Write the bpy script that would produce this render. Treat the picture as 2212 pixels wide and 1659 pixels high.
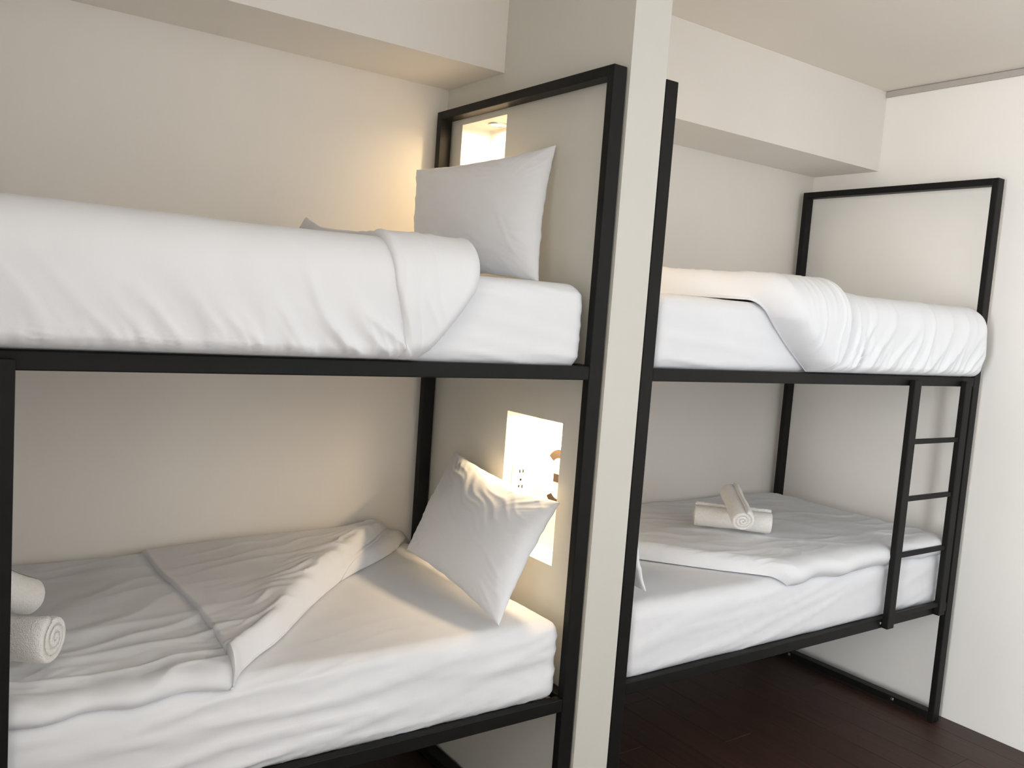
import bpy, bmesh, math
import numpy as np
from mathutils import Matrix, Vector

for o in list(bpy.data.objects):
    bpy.data.objects.remove(o)
S = bpy.context.scene
COL = S.collection

# ------------------------------------------------------------------ camera
CAM_POS = Vector((-1.6994, -1.9311, 1.7106))
RT = Vector((0.81539375, -0.57430673, 0.07283414))
UP = Vector((-0.00559886, 0.117984, 0.99299971))
FW = Vector((0.57887968, 0.81009355, -0.09298795))
cd = bpy.data.cameras.new('camera')
cam = bpy.data.objects.new('camera', cd)
COL.objects.link(cam)
m = Matrix.Identity(4)
for i in range(3):
    m[i][0], m[i][1], m[i][2], m[i][3] = RT[i], UP[i], -FW[i], CAM_POS[i]
cam.matrix_world = m
cd.sensor_width = 36.0
cd.lens = 1890.25 / 2212 * 36
cd.shift_x = -5.78 / 2212
cd.shift_y = 16.27 / 2212
cd.clip_start = 0.02
S.camera = cam

# ------------------------------------------------------------------ room dimensions
XW, YW, ZC = 2.2297, 1.0161, 2.8919        # right wall, back wall, ceiling
XLW, YFW = -4.5, -2.60                     # left wall, window wall
TP = 0.1393                                # partition thickness
YB, ZB = 0.644, 2.5123                     # beam front, beam underside
WIN = (-0.70, 2.05, 0.85, 2.78)              # window opening in the front wall

# ------------------------------------------------------------------ world, light, exposure
w = bpy.data.worlds.new('world'); S.world = w
w.use_nodes = True
bg = w.node_tree.nodes['Background']
bg.inputs[0].default_value = (0.80, 0.88, 1.0, 1)
bg.inputs[1].default_value = 1.0
la = bpy.data.lights.new('window_daylight', 'AREA')
la.shape = 'RECTANGLE'; la.size = WIN[1] - WIN[0]; la.size_y = WIN[3] - WIN[2]
la.energy = 20; la.color = (1.0, 0.995, 0.98)
lo = bpy.data.objects.new('window_daylight', la); COL.objects.link(lo)
lo.location = ((WIN[0] + WIN[1]) / 2, YFW - 0.16, (WIN[2] + WIN[3]) / 2)
lo.rotation_euler = (math.radians(90), 0, 0)

WIN2 = (-2.5, -1.0, 0.1, 2.7)               # second window, in the left wall
lb_ = bpy.data.lights.new('side_window_daylight', 'AREA')
lb_.shape = 'RECTANGLE'; lb_.size = WIN2[3] - WIN2[2]; lb_.size_y = WIN2[1] - WIN2[0]
lb_.energy = 375; lb_.color = (0.97, 0.985, 1.0)
lo = bpy.data.objects.new('side_window_daylight', lb_); COL.objects.link(lo)
lo.location = (XLW - 0.16, (WIN2[0] + WIN2[1]) / 2, (WIN2[2] + WIN2[3]) / 2)
lo.rotation_euler = (0, math.radians(-90), 0)

S.view_settings.view_transform = 'Standard'
S.view_settings.look = 'None'
S.view_settings.exposure = 0.0
S.view_settings.gamma = 1.0
S.view_settings.use_curve_mapping = False
S.cycles.use_denoising = True
S.cycles.max_bounces = 12
S.cycles.diffuse_bounces = 8
S.cycles.sample_clamp_indirect = 6.0


# ------------------------------------------------------------------ materials
def new_mat(name):
    mt = bpy.data.materials.new(name); mt.use_nodes = True
    nt = mt.node_tree
    return mt, nt, nt.nodes['Principled BSDF']


def noise_mat(name, col, var=0.06, scale=3.0, rough=0.8, bump=0.0, bscale=80.0, bdist=0.002, stretch=None,
              spec=0.3, metallic=0.0):
    mt, nt, p = new_mat(name)
    N, L = nt.nodes, nt.links
    tc = N.new('ShaderNodeTexCoord')
    mp = N.new('ShaderNodeMapping'); L.new(tc.outputs['Object'], mp.inputs[0])
    if stretch: mp.inputs['Scale'].default_value = stretch
    nz = N.new('ShaderNodeTexNoise'); nz.inputs['Scale'].default_value = scale
    nz.inputs['Detail'].default_value = 5; L.new(mp.outputs[0], nz.inputs['Vector'])
    cr = N.new('ShaderNodeValToRGB'); L.new(nz.outputs['Fac'], cr.inputs[0])
    a = [max(0, c * (1 - var)) for c in col]; b = [min(1, c * (1 + var)) for c in col]
    cr.color_ramp.elements[0].position = .3; cr.color_ramp.elements[1].position = .7
    cr.color_ramp.elements[0].color = (*a, 1); cr.color_ramp.elements[1].color = (*b, 1)
    L.new(cr.outputs[0], p.inputs['Base Color'])
    p.inputs['Roughness'].default_value = rough
    p.inputs['Specular IOR Level'].default_value = spec
    p.inputs['Metallic'].default_value = metallic
    if bump:
        n2 = N.new('ShaderNodeTexNoise'); n2.inputs['Scale'].default_value = bscale
        n2.inputs['Detail'].default_value = 4; L.new(tc.outputs['Object'], n2.inputs['Vector'])
        bp = N.new('ShaderNodeBump'); bp.inputs['Strength'].default_value = bump
        bp.inputs['Distance'].default_value = bdist
        L.new(n2.outputs['Fac'], bp.inputs['Height']); L.new(bp.outputs[0], p.inputs['Normal'])
    return mt


M = {}
M['white'] = noise_mat('white_wall_paint', (0.90, 0.89, 0.86), var=.012, scale=2.5, rough=.6, bump=.1, bscale=40, bdist=.001)
M['wall'] = noise_mat('wall_paint', (0.78, 0.75, 0.70), var=.015, scale=2.5, rough=.75, bump=.25, bscale=35, bdist=.002)
M['lining'] = noise_mat('niche_white_paint', (0.84, 0.83, 0.80), var=.01, scale=5, rough=.7)
M['taupe'] = noise_mat('taupe_light_blocker', (0.38, 0.355, 0.33), var=.02, scale=3, rough=.8)  # dark tone for the added blocking wall, cuts bounce into the left bunk
M['ceil'] = noise_mat('ceiling_paint', (0.77, 0.725, 0.66), var=.012, scale=2, rough=.85)
M['partition'] = noise_mat('partition_paint', (0.64, 0.632, 0.585), var=.012, scale=3, rough=.55, bump=.1, bscale=60, bdist=.001)
M['metal'] = noise_mat('black_powder_coat', (0.009, 0.009, 0.0085), var=.15, scale=20, rough=.5, bump=.08, bscale=400, bdist=.0005, spec=.16)
M['sheet'] = noise_mat('white_sheet_cotton', (0.785, 0.802, 0.835), var=.012, scale=8, rough=.85, bump=.12, bscale=260, bdist=.0008, spec=.2)
M['duvet'] = noise_mat('white_duvet_cotton', (0.785, 0.802, 0.832), var=.012, scale=6, rough=.85, bump=.12, bscale=220, bdist=.0008, spec=.2)
M['pillow'] = noise_mat('white_pillow_cotton', (0.82, 0.84, 0.875), var=.012, scale=8, rough=.85, bump=.12, bscale=260, bdist=.0008, spec=.2)
M['towel'] = noise_mat('white_terry', (0.87, 0.865, 0.84), var=.03, scale=120, rough=.95, bump=.9, bscale=330, bdist=.004, spec=.1)
M['trim'] = noise_mat('grey_trim', (0.46, 0.43, 0.40), var=.03, scale=10, rough=.6)
M['board'] = noise_mat('bed_base_ply', (0.10, 0.085, 0.07), var=.1, scale=6, rough=.7, stretch=(1, 8, 1))
M['number'] = noise_mat('black_number_paint', (0.045, 0.03, 0.02), var=.05, scale=20, rough=.6)
M['plastic'] = noise_mat('white_plastic', (0.8, 0.8, 0.78), var=.01, scale=5, rough=.4)
M['dark'] = noise_mat('socket_dark', (0.02, 0.02, 0.02), var=.1, scale=20, rough=.6)
M['steel'] = noise_mat('brushed_steel', (0.62, 0.60, 0.57), var=.05, scale=60, rough=.3, metallic=1.0)


def wood_mat():
    mt, nt, p = new_mat('dark_walnut_laminate')
    N, L = nt.nodes, nt.links
    tc = N.new('ShaderNodeTexCoord')
    oi = N.new('ShaderNodeObjectInfo')
    va = N.new('ShaderNodeVectorMath'); va.operation = 'MULTIPLY_ADD'
    L.new(oi.outputs['Random'], va.inputs[0]); va.inputs[1].default_value = (13, 29, 7)
    L.new(tc.outputs['Object'], va.inputs[2])
    mp = N.new('ShaderNodeMapping'); mp.inputs['Scale'].default_value = (60, 2.2, 20)
    L.new(va.outputs[0], mp.inputs[0])
    nz = N.new('ShaderNodeTexNoise'); nz.inputs['Scale'].default_value = 1.0
    nz.inputs['Detail'].default_value = 8; nz.inputs['Roughness'].default_value = .6
    L.new(mp.outputs[0], nz.inputs['Vector'])
    cr = N.new('ShaderNodeValToRGB'); L.new(nz.outputs['Fac'], cr.inputs[0])
    cr.color_ramp.elements[0].position = .3; cr.color_ramp.elements[0].color = (0.030, 0.0135, 0.009, 1)
    cr.color_ramp.elements[1].position = .72; cr.color_ramp.elements[1].color = (0.060, 0.028, 0.018, 1)
    hs = N.new('ShaderNodeHueSaturation'); L.new(cr.outputs[0], hs.inputs['Color'])
    mr = N.new('ShaderNodeMapRange'); L.new(oi.outputs['Random'], mr.inputs[0])
    mr.inputs[3].default_value = .88; mr.inputs[4].default_value = 1.12
    L.new(mr.outputs[0], hs.inputs['Value'])
    L.new(hs.outputs[0], p.inputs['Base Color'])
    p.inputs['Roughness'].default_value = .5
    p.inputs['Specular IOR Level'].default_value = .4
    bp = N.new('ShaderNodeBump'); bp.inputs['Strength'].default_value = .15; bp.inputs['Distance'].default_value = .0006
    L.new(nz.outputs['Fac'], bp.inputs['Height']); L.new(bp.outputs[0], p.inputs['Normal'])
    return mt


M['wood'] = wood_mat()


def emit_mat(name, col, strength):
    mt, nt, p = new_mat(name)
    p.inputs['Base Color'].default_value = (*col, 1)
    p.inputs['Emission Color'].default_value = (*col, 1)
    p.inputs['Emission Strength'].default_value = strength
    return mt


M['lens'] = emit_mat('warm_lamp_lens', (1.0, 0.78, 0.48), 22.0)


# ------------------------------------------------------------------ helpers
def link(name, me, mat, parent=None, loc=None):
    o = bpy.data.objects.new(name, me); COL.objects.link(o)
    if mat is not None and not me.materials: me.materials.append(mat)
    if parent: o.parent = parent
    if loc is not None: o.location = loc
    return o


def mesh(name, V, F, smooth=False):
    me = bpy.data.meshes.new(name)
    me.from_pydata([tuple(map(float, v)) for v in V], [], [tuple(map(int, f)) for f in F])
    bm = bmesh.new(); bm.from_mesh(me)
    bmesh.ops.recalc_face_normals(bm, faces=bm.faces)
    bm.to_mesh(me); bm.free()
    if smooth: me.polygons.foreach_set('use_smooth', [True] * len(me.polygons))
    me.update()
    return me


def box_me(name, lo, hi, bev=0.0, seg=2):
    bm = bmesh.new()
    bmesh.ops.create_cube(bm, size=1)
    for v in bm.verts:
        for i in range(3):
            v.co[i] = lo[i] if v.co[i] < 0 else hi[i]
    if bev:
        bmesh.ops.bevel(bm, geom=bm.edges[:], offset=bev, segments=seg, profile=.5, affect='EDGES')
    me = bpy.data.meshes.new(name); bm.to_mesh(me); bm.free()
    return me


def box(name, lo, hi, mat, parent=None, bev=0.0, seg=2):
    return link(name, box_me(name, lo, hi, bev, seg), mat, parent)


def empty(name, loc=(0, 0, 0)):
    o = bpy.data.objects.new(name, None); COL.objects.link(o)
    o.location = loc; o.empty_display_size = .1
    return o


def tag(o, label=None, cat=None, group=None, kind=None):
    if label: o['label'] = label
    if cat: o['category'] = cat
    if group: o['group'] = group
    if kind: o['kind'] = kind
    return o


def struct(o, label, cat='wall'):
    return tag(o, label, cat, kind='structure')


# ---- numpy noise
def _h(ix, iy, seed):
    n = (ix.astype(np.int64) * 374761393 + iy.astype(np.int64) * 668265263 + seed * 974634777) & 0x7fffffff
    n = ((n ^ (n >> 13)) * 1274126177) & 0x7fffffff
    n = n ^ (n >> 16)
    return (n & 0xffffff) / float(0xffffff)


def vnoise(x, y, seed=0):
    """gradient noise, about -0.5..0.5"""
    ix, iy = np.floor(x), np.floor(y)
    fx, fy = x - ix, y - iy
    wx = fx * fx * fx * (fx * (fx * 6 - 15) + 10); wy = fy * fy * fy * (fy * (fy * 6 - 15) + 10)

    def g(dx, dy):
        a = _h(ix + dx, iy + dy, seed) * 2 * math.pi
        return np.cos(a) * (fx - dx) + np.sin(a) * (fy - dy)
    return ((g(0, 0) * (1 - wx) + g(1, 0) * wx) * (1 - wy) + (g(0, 1) * (1 - wx) + g(1, 1) * wx) * wy) * .75


def fbm(x, y, seed=0, oct=4):
    s, a = 0, 1.0
    for k in range(oct):
        s = s + a * vnoise(x, y, seed + k * 17); x, y, a = x * 2.03 + 5.1, y * 2.03 + 9.7, a * .5
    return s


def folds(x, y, ang, length, width, seed, warp=.5, p=2.0):
    """ridged creases running along direction ang; 0..1"""
    c, s = math.cos(ang), math.sin(ang)
    u, v = (x * c + y * s), (-x * s + y * c)
    v = v + warp * width * 1.5 * fbm(x / (length * .7), y / (length * .7), seed + 3, 2)
    n = vnoise(u / length, v / width, seed) * 2
    return np.clip(1 - np.abs(n) * 2.4, 0, 1) ** p


def sstep(a, b, x):
    t = np.clip((x - a) / (b - a), 0, 1)
    return t * t * (3 - 2 * t)


def grid_mesh(name, P, smooth=True, bottom=None):
    """P: (n,m,3) top surface; bottom: same shape underside sharing nothing; sides stitched"""
    n, mm = P.shape[:2]
    idx = np.arange(n * mm).reshape(n, mm)
    q = np.stack([idx[:-1, :-1], idx[1:, :-1], idx[1:, 1:], idx[:-1, 1:]], -1).reshape(-1, 4)
    V = P.reshape(-1, 3); F = [q]
    if bottom is not None:
        off = n * mm
        V = np.concatenate([V, bottom.reshape(-1, 3)])
        F.append(q[:, ::-1] + off)
        loop = np.concatenate([idx[:-1, 0], idx[-1, :-1], idx[1:, -1][::-1], idx[0, 1:][::-1]])
        l2 = np.roll(loop, -1)
        F.append(np.stack([l2, loop, loop + off, l2 + off], -1))
    F = np.concatenate(F)
    me = bpy.data.meshes.new(name)
    me.vertices.add(len(V)); me.vertices.foreach_set('co', V.astype(np.float32).ravel())
    me.loops.add(F.size); me.loops.foreach_set('vertex_index', F.astype(np.int32).ravel())
    me.polygons.add(len(F)); me.polygons.foreach_set('loop_start', np.arange(0, F.size, 4, dtype=np.int32))
    me.update(calc_edges=True); me.validate()
    if smooth: me.polygons.foreach_set('use_smooth', np.ones(len(me.polygons), dtype=bool))
    bm = bmesh.new(); bm.from_mesh(me)
    bmesh.ops.remove_doubles(bm, verts=bm.verts, dist=1e-6)
    bmesh.ops.recalc_face_normals(bm, faces=bm.faces)
    bm.to_mesh(me); bm.free(); me.update()
    return me


# ================================================================== STRUCTURE
# ---- floor: dark boards running from the window wall to the back wall
fl = box('floor', (XLW, YFW, -0.06), (XW, YW, -0.0125), M['board'])
struct(fl, 'dark brown wooden board floor under the bunks', 'floor')
PW, PL = 0.165, 1.21
pm = box_me('plank', (0, 0, -0.012), (PW - 0.0012, PL - 0.0012, 0.0), 0.0012, 1)
i = 0
x = XLW
while x < XW - 0.01:
    y = YFW - (PL * ((i * 0.37) % 1.0))
    while y < YW - 0.005:
        y0, y1, x1 = max(y, YFW), min(y + PL, YW), min(x + PW, XW)
        if y1 - y0 > 0.02:
            if y0 == y and y1 == y + PL and x1 == x + PW:
                link('plank', pm, M['wood'], fl, (x, y, 0))
            else:
                link('plank', box_me('plank', (0, 0, -0.012), (x1 - x - .0012, y1 - y0 - .0012, 0), .0012, 1), M['wood'], fl, (x, y0, 0))
        y += PL
    x += PW; i += 1

struct(box('ceiling', (XLW, YFW, ZC), (XW, YW, ZC + .1), M['ceil']), 'plain pale ceiling above both bunks', 'ceiling')
struct(box('wall_back', (XLW - .1, YW, -.06), (XW + .1, YW + .1, ZC + .1), M['wall']), 'off-white textured back wall behind both bunks')
struct(box('wall_right', (XW, YFW - .1, -.06), (XW + .1, YW, ZC + .1), M['white']), 'white wall at the foot of the bunk with the full ladder')

def holed_wall(name, segs, along, a0, a1, label):
    """wall with a window opening: segs are (u0,z0)-(u1,z1) rectangles, along = 'x' or 'y'"""
    bm = bmesh.new()
    for (ua, za), (ub, zb) in segs:
        r = bmesh.ops.create_cube(bm, size=1)
        for v in r['verts']:
            u = ua if (v.co.x if along == 'x' else v.co.y) < 0 else ub
            t = a0 if (v.co.y if along == 'x' else v.co.x) < 0 else a1
            z = za if v.co.z < 0 else zb
            v.co = (u, t, z) if along == 'x' else (t, u, z)
    me = bpy.data.meshes.new(name); bm.to_mesh(me); bm.free()
    o = link(name, me, M['wall'])
    struct(o, label)


def around(lo_, hi_, w_):
    return [((lo_, -.06), (w_[0], ZC + .1)), ((w_[1], -.06), (hi_, ZC + .1)),
            ((w_[0], -.06), (w_[1], w_[2])), ((w_[0], w_[3]), (w_[1], ZC + .1))]


def window(name, along, w_, t, label):
    mid = (w_[0] + w_[1]) / 2
    wn = empty(name, (mid, t, w_[2]) if along == 'x' else (t, mid, w_[2]))
    struct(wn, label, 'window')
    hw, hh = (w_[1] - w_[0]) / 2, w_[3] - w_[2]
    for lo_, hi_ in (((-hw, -.03, 0), (hw, .03, .04)), ((-hw, -.03, hh - .04), (hw, .03, hh)),
                     ((-hw, -.03, .04), (-hw + .04, .03, hh - .04)), ((hw - .04, -.03, .04), (hw, .03, hh - .04)),
                     ((-.02, -.03, .04), (.02, .03, hh - .04))):
        if along == 'y':
            lo_, hi_ = (lo_[1], lo_[0], lo_[2]), (hi_[1], hi_[0], hi_[2])
        box('window_frame', lo_, hi_, M['plastic'], wn, .003)


struct(box('wall_light_blocker', (-2.20, -1.15, -.012), (-2.085, YW - .0005, ZC - .0005), M['taupe']), 'added taupe wall out of view, blocking side light from the left bunk')  # unseen wall added to keep side-window light out of the left recess
holed_wall('wall_left', around(YFW - .1, YW, WIN2), 'y', XLW - .1, XLW, 'off-white wall out of view beyond the foot of the left bunk')
holed_wall('wall_front', around(XLW, XW, WIN), 'x', YFW - .1, YFW, 'off-white wall with a wide window facing the bunks')
window('window_1', 'x', WIN, YFW - .05, 'wide window facing the bunks')
window('window_2', 'y', WIN2, XLW - .05, 'tall window in the wall beyond the left bunk')

# ---- beam along the back wall, one stretch each side of the partition
struct(box('trim_1', (-2.0845, YB, ZB), (-0.0005, YW - .0005, ZC - .0005), M['wall']), 'white boxed beam above the left bunk', 'beam')
struct(box('trim_2', (TP + .0005, YB, ZB), (XW - .0005, YW - .0005, ZC - .0005), M['wall']), 'white boxed beam above the right bunk', 'beam')
struct(box('trim_3', (XW - .012, YFW, ZC - .030), (XW - .0004, YB - .001, ZC - .002), M['trim'], None, .001, 1), 'grey strip between the ceiling and the right wall', 'trim')

# ---- partition with four lit niches
NH = 0.455
ND = 0.1215
NICHES = [  # side, y0, y1, z0, z1
    (-1, 0.6088, 0.8974, 2.3693 - NH, 2.3693),
    (-1, 0.1777, 0.4791, 0.914, 1.369),
    (+1, 0.1777, 0.4791, 2.3693 - NH, 2.3693),
    (+1, 0.6088, 0.8974, 0.914, 1.369)]
YP = -0.003


def partition():
    V, F = [], []

    def quad(*p):
        k = len(V); V.extend(p); F.append((k, k + 1, k + 2, k + 3))
    ys = sorted({YP, YW - .0005, *[n[1] for n in NICHES], *[n[2] for n in NICHES]})
    zs = sorted({0.0005, ZC - .0005, *[n[3] for n in NICHES], *[n[4] for n in NICHES]})
    for side, X in ((-1, 0.0), (1, TP)):
        for a, b in zip(ys[:-1], ys[1:]):
            for c, d in zip(zs[:-1], zs[1:]):
                ym, zm = (a + b) / 2, (c + d) / 2
                if any(n[0] == side and n[1] < ym < n[2] and n[3] < zm < n[4] for n in NICHES): continue
                quad((X, a, c), (X, b, c), (X, b, d), (X, a, d))
    z0, z1, y0, y1 = zs[0], zs[-1], ys[0], ys[-1]
    quad((0, y0, z0), (TP, y0, z0), (TP, y0, z1), (0, y0, z1))
    quad((0, y1, z0), (TP, y1, z0), (TP, y1, z1), (0, y1, z1))
    quad((0, y0, z0), (TP, y0, z0), (TP, y1, z0), (0, y1, z0))
    quad((0, y0, z1), (TP, y0, z1), (TP, y1, z1), (0, y1, z1))
    o = link('wall_partition', mesh('wall_partition', V, F), M['partition'])
    struct(o, 'white partition wall with lit niches between the two bunks')
    for side, a, b, c, d in NICHES:
        V.clear(); F.clear()
        X0, X1 = (0.0, ND) if side < 0 else (TP, TP - ND)
        quad((X1, a, c), (X1, b, c), (X1, b, d), (X1, a, d))
        quad((X0, a, c), (X1, a, c), (X1, a, d), (X0, a, d))
        quad((X0, b, c), (X1, b, c), (X1, b, d), (X0, b, d))
        quad((X0, a, c), (X0, b, c), (X1, b, c), (X1, a, c))
        quad((X0, a, d), (X0, b, d), (X1, b, d), (X1, a, d))
        link('niche_lining', mesh('niche_lining', V, F), M['lining'], o)
    return o


part_wall = partition()


def number_three(parent):
    """bold figure 3 painted flat on the back of the lower left niche"""
    yc, mid, rx, rz, hw_ = 0.325, 1.158, 0.053, 0.042, 0.0138
    X = ND - 0.0012
    V, F = [], []

    def strip(pts):
        k0 = len(V)
        for (ya, za, yb, zb) in pts:
            V.append((X, ya, za)); V.append((X, yb, zb))
        for j in range(len(pts) - 1):
            k = k0 + 2 * j
            F.append((k, k + 1, k + 3, k + 2))
    for sgn in (1, -1):
        zc = mid + sgn * rz
        pts = []
        for a in np.linspace(math.radians(152), math.radians(-90), 40):
            c_, s_ = -math.cos(a), math.sin(a)          # +y is the left of the figure as seen
            pts.append((yc + c_ * (rx + hw_), zc + sgn * s_ * (rz + hw_), yc + c_ * (rx - hw_), zc + sgn * s_ * (rz - hw_)))
        strip(pts)
    strip([(.355, mid + hw_, .355, mid - hw_), (yc - .01, mid + hw_, yc - .01, mid - hw_)])
    o = link('number', mesh('number', V, F), M['number'], parent)
    tag(o, 'large black figure 3 on the niche back')


number_three(part_wall)


def outlet():
    r = empty('power_outlet', (0.070, 0.4785, 1.129))
    tag(r, 'white power outlet on the side of the lower lit niche', 'outlet')
    box('cover_plate', (-.035, -.006, -.058), (.035, 0, .058), M['plastic'], r, .002)
    for dz in (.027, -.027):
        f = box('socket_face', (-.017, -.0075, dz - .015), (.017, -.006, dz + .015), M['plastic'], r, .0006, 1)
        for dx in (-.007, .007):
            box('slot', (dx - .0022, -.0090, dz - .003), (dx + .0022, -.0073, dz + .008), M['dark'], f)
    box('screw', (-.0035, -.009, -.0035), (.0035, -.006, .0035), M['dark'], r, .001, 1)


outlet()


def downlight(side, a, b, c, d, label, power):
    xc = 0.066 if side < 0 else TP - 0.066
    r = empty('recessed_downlight', (xc, (a + b) / 2 + .01, d - .001))
    tag(r, label, 'lamp', 'downlights in the partition niches')
    n = 40
    prof = [(.036, 0), (.036, -.004), (.033, -.007), (.028, -.006), (.027, -.001)]
    V = [(rr * math.cos(2 * math.pi * k / n), rr * math.sin(2 * math.pi * k / n), z) for rr, z in prof for k in range(n)]
    F = [(j * n + k, j * n + (k + 1) % n, (j + 1) * n + (k + 1) % n, (j + 1) * n + k) for j in range(len(prof) - 1) for k in range(n)]
    link('rim', mesh('rim', V, F, True), M['steel'], r)
    prof = [(.0269, -.0015), (.022, -.004), (.012, -.0055), (.002, -.006)]
    V = [(rr * math.cos(2 * math.pi * k / n), rr * math.sin(2 * math.pi * k / n), z) for rr, z in prof for k in range(n)]
    F = [(j * n + k, j * n + (k + 1) % n, (j + 1) * n + (k + 1) % n, (j + 1) * n + k) for j in range(len(prof) - 1) for k in range(n)]
    F.append(tuple((len(prof) - 1) * n + k for k in range(n)))
    link('lens', mesh('lens', V, F, True), M['lens'], r)
    l = bpy.data.lights.new('downlight_glow', 'AREA'); l.shape = 'DISK'; l.size = .045
    l.energy = power; l.color = (1.0, 0.72, 0.42)
    lo2 = bpy.data.objects.new('downlight_glow', l); COL.objects.link(lo2)
    lo2.parent = r; lo2.location = (0, 0, -.012)


LAMP_LABELS = ['small round downlight in the niche above the upper left pillow',
               'round downlight hidden at the top of the niche with the figure 3',
               'round downlight in the niche at the head of the upper right bed',
               'round downlight in the niche at the head of the lower right bed']
for n_, lb, pw in zip(NICHES, LAMP_LABELS, (2.3, 4.2, 1.8, 1.8)):
    downlight(*n_, lb, pw)

# ================================================================== BUNK BEDS
SX, SY = 0.050, 0.028
H, ZU, ZL, RH = 2.416, 1.563, 0.5615, 0.040
D = 0.985
L = 2.02


def bunk(sign, x_head, label, ladder_in, ladder_out):
    """sign=+1: head at low X and foot towards +X"""
    r = empty('bunk_bed', (x_head + sign * L / 2, D / 2, 0))
    tag(r, label, 'bunk bed', 'black steel bunk beds')
    off = Vector(r.location)

    def b(name, lo, hi, bev=.003, mat='metal'):
        X = sorted((x_head + sign * lo[0], x_head + sign * hi[0]))
        return box(name, (X[0] - off.x, lo[1] - off.y, lo[2]), (X[1] - off.x, hi[1] - off.y, hi[2]), M[mat], r, bev)
    for xa in (0, L - SX):
        b('post', (xa, 0, 0), (xa + SX, SY, H))
        b('post', (xa, D - SY, 0), (xa + SX, D, H))
        b('top_bar', (xa, SY - .002, H - .030), (xa + SX, D - SY + .002, H))
        b('floor_bar', (xa, SY, .012), (xa + SX, D - SY, .044))
        for z in (ZU, ZL):
            b('end_rail', (xa + .004, SY, z - RH), (xa + SX - .004, D - SY, z))
    for z in (ZU, ZL):
        b('side_rail', (SX, 0.001, z - RH), (L - SX, SY + .002, z))
        b('side_rail', (SX, D - SY, z - RH), (L - SX, D - .001, z))
        b('base_panel', (SX + .001, SY + .003, z - .030), (L - SX - .001, D - SY - .001, z - .017), 0, 'board')
    # ladder on the front of the rails
    for x in (ladder_in, ladder_out):
        b('ladder_post', (x, -.027, ZL - .038), (x + .047, -.0005, ZU - .016))
    for z in (1.297, 1.061, .826, .572):
        b('rung', (ladder_in + .044, -.020, z - .010), (ladder_out + .003, -.004, z + .010), .002)
    # bolts
    for y in (.20, .78):
        b('bolt', (L - SX - .003 if sign > 0 else L - SX - .003, y - .007, .024), (L - SX + .001, y + .007, .038), .003, 'steel')
    b('bolt', (ladder_in - .014, -.004, ZL - .022), (ladder_in - .004, .002, ZL - .012), .002, 'steel')
    return r


XLP = TP + 0.0065
bunk(-1, -0.0094, 'black steel bunk bed on the left with lit niches at its head', 1.500, 1.895)
bunk(+1, XLP, 'black steel bunk bed on the right with the whole ladder in view', 1.465, 1.858)

# ================================================================== MATTRESSES
ZM_U, ZM_L = 1.797, 0.800
MY0, MY1 = 0.022, 0.978
RC = 0.05


def rounded_box(name, lo, hi, r, step, disp):
    """box of grids whose edges are rounded; disp(P,N)->scalar along normal"""
    V, F = [], []
    lo, hi = np.array(lo), np.array(hi)
    k = 0
    for ax in range(3):
        u, v_ = [a for a in range(3) if a != ax]

        def samp(a, b):
            n = max(2, int(round((b - a - 2 * r) / step)))
            return np.concatenate([np.linspace(a, a + r, 7)[:-1], np.linspace(a + r, b - r, n), np.linspace(b - r, b, 7)[1:]])
        us, vs = samp(lo[u], hi[u]), samp(lo[v_], hi[v_])
        for side in (lo[ax], hi[ax]):
            P = np.zeros((len(us), len(vs), 3))
            P[..., u] = us[:, None]; P[..., v_] = vs[None, :]; P[..., ax] = side
            C = np.clip(P, lo + r, hi - r)
            d = P - C; nn = np.linalg.norm(d, axis=-1, keepdims=True)
            N = d / np.maximum(nn, 1e-9)
            Q = C + N * r
            Q = Q + N * disp(Q, N)[..., None]
            idx = k + np.arange(len(us) * len(vs)).reshape(len(us), len(vs))
            q = np.stack([idx[:-1, :-1], idx[1:, :-1], idx[1:, 1:], idx[:-1, 1:]], -1).reshape(-1, 4)
            V.append(Q.reshape(-1, 3)); F.append(q); k += len(us) * len(vs)
    V = np.concatenate(V); F = np.concatenate(F)
    me = bpy.data.meshes.new(name)
    me.from_pydata(V.tolist(), [], F.tolist())
    bm = bmesh.new(); bm.from_mesh(me)
    bmesh.ops.remove_doubles(bm, verts=bm.verts, dist=2e-5)
    bmesh.ops.recalc_face_normals(bm, faces=bm.faces)
    bm.to_mesh(me); bm.free()
    me.polygons.foreach_set('use_smooth', [True] * len(me.polygons)); me.update()
    return me


def mattress(name, x0, x1, zb, zt, seed, tilt, amp, label):
    zm = (zb + zt) / 2

    def disp(P, N):
        front = np.clip(-N[..., 1], 0, 1)
        top = np.clip(N[..., 2], 0, 1)
        X, Z, Y = P[..., 0], P[..., 2], P[..., 1]
        f = folds(X, Z, tilt, .95, .060, seed, .5, 1.4) * .0075
        f += folds(X, Z, tilt * 1.4, .45, .034, seed + 5, .6, 1.6) * .0026
        low = sstep(zm, zb, Z)
        f += low * folds(X, Z, math.radians(35), .12, .035, seed + 9, .5) * .003
        bulge = .010 * (1 - ((Z - zm) / ((zt - zb) / 2)) ** 2)
        t = folds(X, Y, math.radians(12), .6, .09, seed + 2, .6, 2.5) * .0014 + fbm(X * 3, Y * 3, seed, 2) * .003
        return amp * front * f + front * bulge * .5 - front * .004 + top * t - top * .002
    me = rounded_box(name, (x0, MY0, zb), (x1, MY1, zt), RC, .012, disp)
    o = link(name, me, M['sheet'])
    me.transform(Matrix.Translation((-(x0 + x1) / 2, -.5, -zb)))
    o.location = ((x0 + x1) / 2, .5, zb)
    tag(o, label, 'mattress', 'mattresses in white fitted sheets')
    return o


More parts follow.
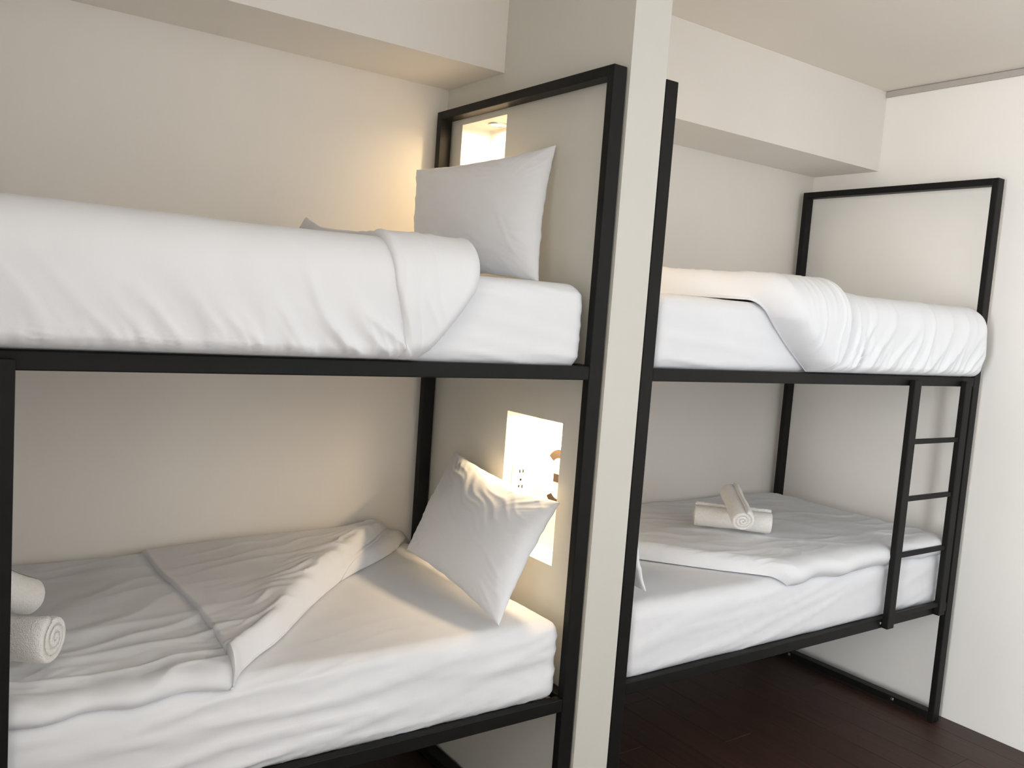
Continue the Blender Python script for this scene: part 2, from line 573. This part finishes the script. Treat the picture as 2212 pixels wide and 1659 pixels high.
XML0, XML1 = -0.0094 - L + SX + .006, -0.0094 - SX - .006
XMR0, XMR1 = XLP + SX + .006, XLP + L - SX - .006
mattress('mattress', XML0, XML1, ZU - .016, ZM_U, 11, math.radians(-4), .6, 'white sheeted mattress on the upper tier of the left bunk')
mattress('mattress', XML0, XML1, ZL - .016, ZM_L, 23, math.radians(5), 1.25, 'white sheeted mattress on the lower tier of the left bunk')
mattress('mattress', XMR0, XMR1, ZU - .016, ZM_U, 37, math.radians(-3), .55, 'white sheeted mattress on the upper tier of the right bunk')
mattress('mattress', XMR0, XMR1, ZL - .016, ZM_L, 41, math.radians(10), .55, 'white sheeted mattress on the lower tier of the right bunk')


# ================================================================== DUVETS
YBK = 0.990


class Profile:
    """curve over the bed: t=0 at the back, across the top, round the front edge, down the side"""
    def __init__(self, zt, r=RC, lift=.004):
        self.zt, self.r, self.l = zt + lift, r, lift
        self.yf = MY0 - lift - .004
        self.t1 = YBK - (self.yf + r)
        self.t2 = self.t1 + r * math.pi / 2

    def map(self, X, t, h):
        r = self.r
        yc, zc = self.yf + r, self.zt - r
        a = np.clip((t - self.t1) / r, 0, math.pi / 2)
        ny, nz = -np.sin(a), np.cos(a)
        flat = np.clip(t, None, self.t1)
        down = np.clip(t - self.t2, 0, None)
        y = (YBK - flat) + ny * r
        z = zc + nz * r - down
        return np.stack([X + 0 * t, y + ny * h, z + nz * h], -1)


def ends(n, dense=.12):
    """0..1 samples packed near both ends"""
    u = np.linspace(0, 1, n)
    return u - dense * np.sin(2 * np.pi * u) / (2 * np.pi) * 6 * .9 if dense else u


def ell(d, r):
    q = np.clip(d / r, 0, 1)
    return np.sqrt(np.clip(1 - (1 - q) ** 2, 0, 1))


def build_surface(name, prof, tt, Xa, Xb, hfun, base=None, nu=220, twarp=None):
    """rows along t, columns between Xa(t) and Xb(t)"""
    u = ends(nu, .14)
    T = tt[:, None] * np.ones_like(u)[None, :]
    A, B = Xa(tt)[:, None], Xb(tt)[:, None]
    X = A + (B - A) * u[None, :]
    h, hb = hfun(X, T)
    Tm = T if twarp is None else T + twarp(X, T)
    return prof.map(X, Tm, h), prof.map(X, Tm, hb)


def make_duvet(name, label, prof, tmax, x_foot, fold, hem, T1, T2, wr, flap_wr, t_fold_end, tip=None, hem_ramp=1.0, cover_fold=None, twarp=None,
               nu=230, nt=150, edge_r=None, flap=True, tmin=0.0, hemcurl=.0):
    """fold(t): X of the folded edge on the head side. hem(t): X of the turned-back hem."""
    sgn = 1 if x_foot < fold(np.array([tmax]))[0] else -1      # +1: head towards +X
    er = edge_r or T1
    tt = tmin + (tmax - tmin) * ends(nt, .10)
    slope = 1.0

    def dist(X, T):
        f = (fold(T) - X) * sgn
        g = (fold(T + .001) - fold(T)) / .001
        return f / np.sqrt(1 + g * g), (X - x_foot) * sgn

    def h_main(X, T):
        df, dx = dist(X, T)
        if cover_fold is not None:
            df = df + (cover_fold(T) - fold(T)) * sgn * .7
        e = ell(df, T1 * .8) * ell(dx, .06) * ell(tmax - T, er) * (0.55 + .45 * ell(T - tmin, .10))
        h = (T1 + wr(X, T)) * e
        hb = 0 * X + .0005
        if flap:    # under the flap stay clear of its surface
            pass
        return np.maximum(h, .0008), hb
    P, Q = build_surface(name, prof, tt, lambda t: x_foot + 0 * t, cover_fold or fold, h_main, nu=nu, twarp=twarp)
    r = empty(name, (float(P[..., 0].mean()), .5, float(Q[..., 2].max())))
    off = np.array(r.location)
    tag(r, label, 'duvet', 'white duvets on the bunks')
    link('cover', grid_mesh('cover', P - off, True, Q - off), M['duvet'], r)
    if flap:
        tf = tmin + (t_fold_end - tmin) * ends(nt, .10)

        def h_flap(X, T):
            df, dx = dist(X, T)
            lower, _ = h_main(X, T)
            dh = (X - hem(T)) * sgn
            tot = T1 + T2 + flap_wr(X, T)
            full = tot * ell(df, (T1 + T2) * .62)
            efr = ell(t_fold_end - T, .05) if t_fold_end >= tmax - 1e-6 else 1.0
            top = np.maximum(full * (efr if np.ndim(efr) else 1) * (0.6 + .4 * ell(T - tmin, .10)), lower + .001)
            ed = ell(dh, .012) * (hem_ramp + (1 - hem_ramp) * sstep(0, .30, dh))
            ed = np.maximum(ed, ell(.05 - df, .05))
            curl = hemcurl * np.exp(-(dh / .03) ** 2)
            liftv = 0
            if tip is not None:
                tx, tt_, amt, rad = tip
                liftv = amt * np.exp(-(np.abs(X - tx) / rad) ** 1.1 - (np.abs(T - tt_) / (rad * 2.2)) ** 1.2)
            res = lower + .004 + (top - lower) * ed + curl * ed + liftv
            under = np.where(liftv > .004, np.maximum(lower * .9, res - .010), lower * .85)
            return res, under
        P, Q = build_surface(name, prof, tf, hem, lambda t: fold(t) + sgn * .0015, h_flap, nu=160, twarp=twarp)
        link('turned_back_corner', grid_mesh('turned_back_corner', P - off, True, Q - off), M['duvet'], r)
    return r


def smin(a, b, k):
    return -k * np.log(np.exp(-a / k) + np.exp(-b / k))


def smax(a, b, k):
    return -smin(-a, -b, k)


# ---- lower left: head corner folded diagonally back to the wall
pl = Profile(ZM_L)
TB_L = YBK - .008


def wr_ll(X, T):
    w_ = .012 * fbm(X * 2.8, T * 2.8, 101, 2) - .020 * sstep(.45, .96, T)
    w_ += .0065 * folds(X, T, math.radians(-12), .60, .130, 102, .7, 1.4) * (.4 + .8 * sstep(.2, .9, T))
    w_ += .0030 * folds(X, T, math.radians(-30), .40, .075, 103, .8, 1.6) * sstep(-.1, .25, vnoise(X * 2.2, T * 2.2, 108))
    w_ += .0022 * folds(X, T, math.radians(8), .45, .050, 104, .8, 2.0) * sstep(0, .3, vnoise(X * 2.5 + 4, T * 2.5, 109))
    w_ += .013 * sstep(.70, .90, T) * fbm(X * 6.5, T * 8, 131, 3)
    return w_


def wr_llf(X, T):
    df = (fold_ll(T) - X)
    w_ = .010 * fbm(X * 3, T * 3, 111, 2)
    near = np.exp(-((df - .08) / .09) ** 2)
    w_ += .009 * near * folds(X, T, math.radians(-16), .25, .055, 112, .8, 1.4)
    w_ += .0030 * folds(X, T, math.radians(-10), .50, .090, 113, .8, 1.8)
    return w_ + .018 * np.exp(-(df / .16) ** 2) * sstep(.8, .1, T)


def fold_ll(T):
    T = np.asarray(T, float)
    return -1.065 + (TB_L - T) * (0.915 / TB_L) + .012 * np.sin(T * 9)


make_duvet('duvet', 'thin white duvet with its corner folded back on the lower left bed', pl, TB_L, XML0 + .02,
           fold_ll, lambda t: -1.045 - .010 * np.sin(np.asarray(t) * 7) + .0 * np.asarray(t), .050, .024, wr_ll, wr_llf, TB_L,
           nu=260, nt=170, edge_r=.035, hemcurl=.003, hem_ramp=.25,
           twarp=lambda X, T: (.045 * fbm(X * 4.5, 0 * X + 2.2, 120, 2) - .006) * sstep(.70, .97, T),
           cover_fold=lambda T: fold_ll(T) + .075 * sstep(.42, .12, np.asarray(T)))

# ---- lower right: corner tucked under, thick rounded edge
TB_R = YBK - .012


def fold_lr(T):
    T = np.asarray(T, float)
    d = TB_R - T
    return 0.985 - d * .92 - .03 * np.sin(np.clip(d, 0, .5) * 7) * np.exp(-d * 3)


def wr_lr(X, T):
    df = X - fold_lr(T)
    w_ = .008 * fbm(X * 3, T * 3, 201, 3)
    w_ += .005 * folds(X, T, math.radians(20), .55, .13, 202, .8, 1.6)
    w_ += .0016 * folds(X, T, math.radians(-10), .40, .06, 203, .9, 2.0)
    w_ += .006 * np.exp(-(df / .05) ** 2) * folds(X, T, math.radians(10), .10, .03, 204, .6, 1.5)
    return w_


make_duvet('duvet', 'flat white duvet carrying two crossed towels on the lower right bed', pl, TB_R, XMR1 - .015,
           fold_lr, None, .058, 0, wr_lr, None, 0, nu=230, nt=150, edge_r=.03, flap=False, twarp=lambda X, T: .03 * fbm(X * 4, 0 * X + 1.2, 220, 2) * sstep(.75, .97, T))

# ---- upper left: hangs over the front to the rail
pu = Profile(ZM_U)
TE_U = pu.t2 + (pu.zt - RC - (ZU + .003))


def fold_ul(T):
    T = np.asarray(T, float)
    d = TE_U - T
    a = -0.628 + d * .74 + .012 * np.sin(d * 12)
    return smin(a, -0.24 + 0 * a, .03)


def wr_ul(X, T):
    side = sstep(pu.t1 - .02, TE_U, T)
    low = sstep(pu.t2 + .05, TE_U, T)
    w_ = .012 * fbm(X * 2.2, T * 2.2, 301, 2)
    dens = .25 + .75 * sstep(-1.40, -1.05, X)
    w_ += .016 * side * dens * folds(X, T, math.radians(52), .50, .085, 302, .5, 1.3)
    w_ += .009 * low * dens * folds(X, T, math.radians(58), .30, .040, 303, .5, 1.5)
    w_ += .006 * sstep(TE_U - .07, TE_U, T) * folds(X, T, math.radians(80), .12, .022, 304, .4, 1.5)
    w_ += .014 * np.sin(np.clip((T - pu.t1 + .02) / (TE_U - pu.t1), 0, 1) * math.pi)
    return w_


def wr_ulf(X, T):
    return .008 * fbm(X * 3, T * 3, 311, 2) + .003 * folds(X, T, math.radians(80), .3, .06, 312, .6, 2) + .020 * sstep(.9, .4, T) + \
        .010 * np.sin(np.clip((T - pu.t1 + .02) / (TE_U - pu.t1), 0, 1) * math.pi)


HEM_T = np.linspace(0, TE_U, 60)
HEM_X = np.interp(HEM_T, [0, .2, .65, .90, 1.02, TE_U - .12, TE_U], [-.60, -.625, -.665, -.735, -.742, -.700, -.693])
HEM_X = np.convolve(np.pad(HEM_X, 3, mode='edge'), np.ones(7) / 7, 'valid')
make_duvet('duvet', 'thick white duvet draped to the rail with folded corner on the upper left bed', pu, TE_U, XML0 + .01,
           fold_ul, lambda t: np.interp(np.asarray(t), HEM_T, HEM_X), .058, .020, wr_ul, wr_ulf, TE_U,
           tip=(-.625, .17, .065, .055), nu=300, nt=190, edge_r=.035)


# ---- upper right
def fold_ur(T):
    T = np.asarray(T, float)
    d = TE_U - T
    a = 0.955 - d * 1.0 - .045 * np.sin(np.clip(d, 0, .35) / .35 * math.pi)
    return smax(a, 0.24 + 0 * a, .03)


def wr_ur(X, T):
    side = sstep(pu.t1 - .08, TE_U, T)
    low = sstep(pu.t2, TE_U, T)
    w_ = .012 * fbm(X * 2.4, T * 2.4, 401, 3)
    w_ += .014 * side * folds(X, T, math.radians(-50), .50, .095, 402, .5, 1.4)
    w_ += .007 * low * folds(X, T, math.radians(-58), .28, .045, 403, .5, 1.6)
    nearhem = np.exp(-((X - 1.13) / .09) ** 2)
    w_ += .020 * nearhem * side * folds(X, T, math.radians(-68), .35, .040, 404, .5, 1.3)
    w_ += .012 * np.sin(np.clip((T - pu.t1 + .02) / (TE_U - pu.t1), 0, 1) * math.pi)
    return w_


def wr_urf(X, T):
    return .010 * fbm(X * 3, T * 3, 411, 2) + .004 * folds(X, T, math.radians(-75), .3, .05, 412, .6, 2) + \
        .012 * np.sin(np.clip((T - pu.t1 + .02) / (TE_U - pu.t1), 0, 1) * math.pi) + .012 * sstep(.6, .1, T)


make_duvet('duvet', 'puffy white duvet draped over the upper right bed with folded corner', pu, TE_U, XMR1 + .002,
           fold_ur, lambda t: 1.045 - .05 * sstep(1.05, 1.25, np.asarray(t)) - .05 * sstep(.8, .2, np.asarray(t)), .058, .034, wr_ur, wr_urf, TE_U,
           tip=(1.0, .05, .03, .08), nu=280, nt=190, edge_r=.035, hemcurl=.006)


# ================================================================== PILLOWS
def pillow(BL, BR, TR, TL, thick, seed, label, crease=1.0):
    """corners given as seen from the room; front bulges towards the sleeper"""
    BL, BR, TR, TL = [np.array(p, float) for p in (BL, BR, TR, TL)]
    n = 90
    u = np.linspace(-1, 1, n)
    u = np.sign(u) * (1 - (1 - np.abs(u)) ** 1.25)
    U, Vv = np.meshgrid(u, u, indexing='ij')
    # edges draw in between the corners
    pin = .07
    Us = U * (1 - pin * (1 - Vv ** 2) * np.abs(U) ** 3)
    Vs = Vv * (1 - pin * 1.1 * (1 - U ** 2) * np.abs(Vv) ** 3)
    Us = Us + .022 * vnoise(Vv * 5.5 + 3, U * .8 + seed, seed + 31) * np.abs(U) ** 5 * (1 - Vv ** 8)
    Vs = Vs + .022 * vnoise(U * 5.5 + 7, Vv * .8 + seed, seed + 33) * np.abs(Vv) ** 5 * (1 - U ** 8)
    a, b = (Us + 1) / 2, (Vs + 1) / 2
    C = (BL[None, None] * ((1 - a) * (1 - b))[..., None] + BR[None, None] * (a * (1 - b))[..., None]
         + TR[None, None] * (a * b)[..., None] + TL[None, None] * ((1 - a) * b)[..., None])
    wd, ht = np.linalg.norm(BR - BL), np.linalg.norm(TL - BL)
    nrm = np.cross(BR - BL, TL - BL); nrm /= np.linalg.norm(nrm)
    pr = (np.clip(1 - U ** 2, 0, 1) * np.clip(1 - Vv ** 2, 0, 1)) ** .48
    x_, y_ = U * wd / 2, Vv * ht / 2
    edge = 1 - pr
    rad = np.arctan2(y_, x_)

    def wr(sd):
        w_ = .006 * fbm(x_ * 5, y_ * 5, sd, 2)
        w_ += .0022 * crease * folds(x_, y_, math.radians(-22), .30, .05, sd + 1, 1.2, 1.5)
        w_ += .004 * np.clip(edge * 1.3 - .2, 0, 1) * folds(rad * .3, np.hypot(x_, y_), math.pi / 2, .25, .026, sd + 2, .3, 1.6)
        return w_ * ell(np.minimum(1 - np.abs(U), 1 - np.abs(Vv)), .25)
    f = thick * pr + wr(seed)
    bk = thick * .55 * pr + .3 * wr(seed + 50)
    ruff = .004 * fbm(x_ * 25, y_ * 25, seed + 7, 2) * (np.maximum(np.abs(U), np.abs(Vv)) ** 8)
    P = C + nrm * (f + ruff + .0015)[..., None]
    Q = C - nrm * (bk - ruff + .0015)[..., None]
    base = (BL + BR) / 2
    o = link('pillow', grid_mesh('pillow', P - base, True, Q - base), M['pillow'])
    o.location = base
    tag(o, label, 'pillow', 'white pillows at the bed heads')
    return o


pillow((-.215, .815, 1.812), (-.125, .192, 1.797), (-.040, .268, 2.222), (-.215, .830, 2.170), .075, 501,
       'upright white pillow leaning below the upper lit niche')
pillow((-.235, .690, .850), (-.272, .062, .802), (-.040, .112, 1.135), (-.045, .725, 1.185), .078, 521,
       'slanted white pillow leaning under the figure 3 niche')
pillow((.275, .030, .842), (.30, .640, .842), (.205, .66, 1.22), (.203, .075, 1.20), .05, 541,
       'white pillow mostly hidden behind the partition on the lower right bed')


# ================================================================== TOWELS
def towel(a, b, r, seed, label, turns=3.2):
    a, b = Vector(a), Vector(b)
    ax = (b - a); ln = ax.length; ax.normalize()
    n = 90
    th = np.linspace(0, 2 * math.pi * turns, n)
    thick = r / (turns + .15)
    ro = r * .12 + (r - r * .12) * th / th[-1]
    ri = np.maximum(ro - thick * .86, .0015)
    sl = 14
    s = np.concatenate([[0, .012, .03, .06], np.linspace(.1, .9, sl), [.94, .97, .988, 1]])
    V, F = [], []
    for k, q in enumerate(s):
        e = min(q, 1 - q) * ln
        sc = .90 + .10 * float(ell(np.array(e), .018))
        wob = 1 + .035 * math.sin(q * 7 + seed) + .02 * math.sin(q * 17 + seed * 2)
        slide = (1 if q < .5 else -1) * np.exp(-e / .03) * .006
        for rr, tag_ in ((ro, 0), (ri, 1)):
            rk = rr * sc * wob
            ins = slide * (th / th[-1])
            V.append(np.stack([rk * np.cos(th), rk * np.sin(th) * .94, q * ln + ins], -1))
    V = np.concatenate(V)
    ns = len(s)
    st = 2 * n
    for k in range(ns - 1):
        o0, o1 = k * st, (k + 1) * st
        for j in range(n - 1):
            F.append((o0 + j, o0 + j + 1, o1 + j + 1, o1 + j))
            F.append((o0 + n + j + 1, o0 + n + j, o1 + n + j, o1 + n + j + 1))
        F.append((o0, o1, o1 + n, o0 + n))
        F.append((o0 + n - 1, o0 + 2 * n - 1, o1 + 2 * n - 1, o1 + n - 1))
    for o0 in (0, (ns - 1) * st):
        for j in range(n - 1):
            F.append((o0 + j, o0 + j + 1, o0 + n + j + 1, o0 + n + j))
    me = mesh('rolled_towel', V, F, True)
    o = link('rolled_towel', me, M['towel'])
    z = ax; xa = Vector((0, 0, 1)).cross(z).normalized(); ya = z.cross(xa)
    mt = Matrix((xa, ya, z)).transposed().to_4x4(); mt.translation = a
    o.matrix_world = mt
    tag(o, label, 'towel', 'rolled white towels')
    return o


towel((1.015, .530, .922), (1.235, .300, .922), .055, 1, 'rolled white towel lying underneath the crossed pair on the lower right bed')
towel((1.165, .480, 1.022), (1.000, .258, .955), .049, 2.3, 'rolled white towel laid on top across another on the lower right bed')
towel((-1.405, .125, .926), (-1.665, .300, .926), .065, 3.1, 'rolled white towel with its end showing on the lower left bed')
towel((-1.430, .410, .930), (-1.690, .140, 1.110), .055, 4.4, 'rolled white towel crossing behind another on the lower left bed')
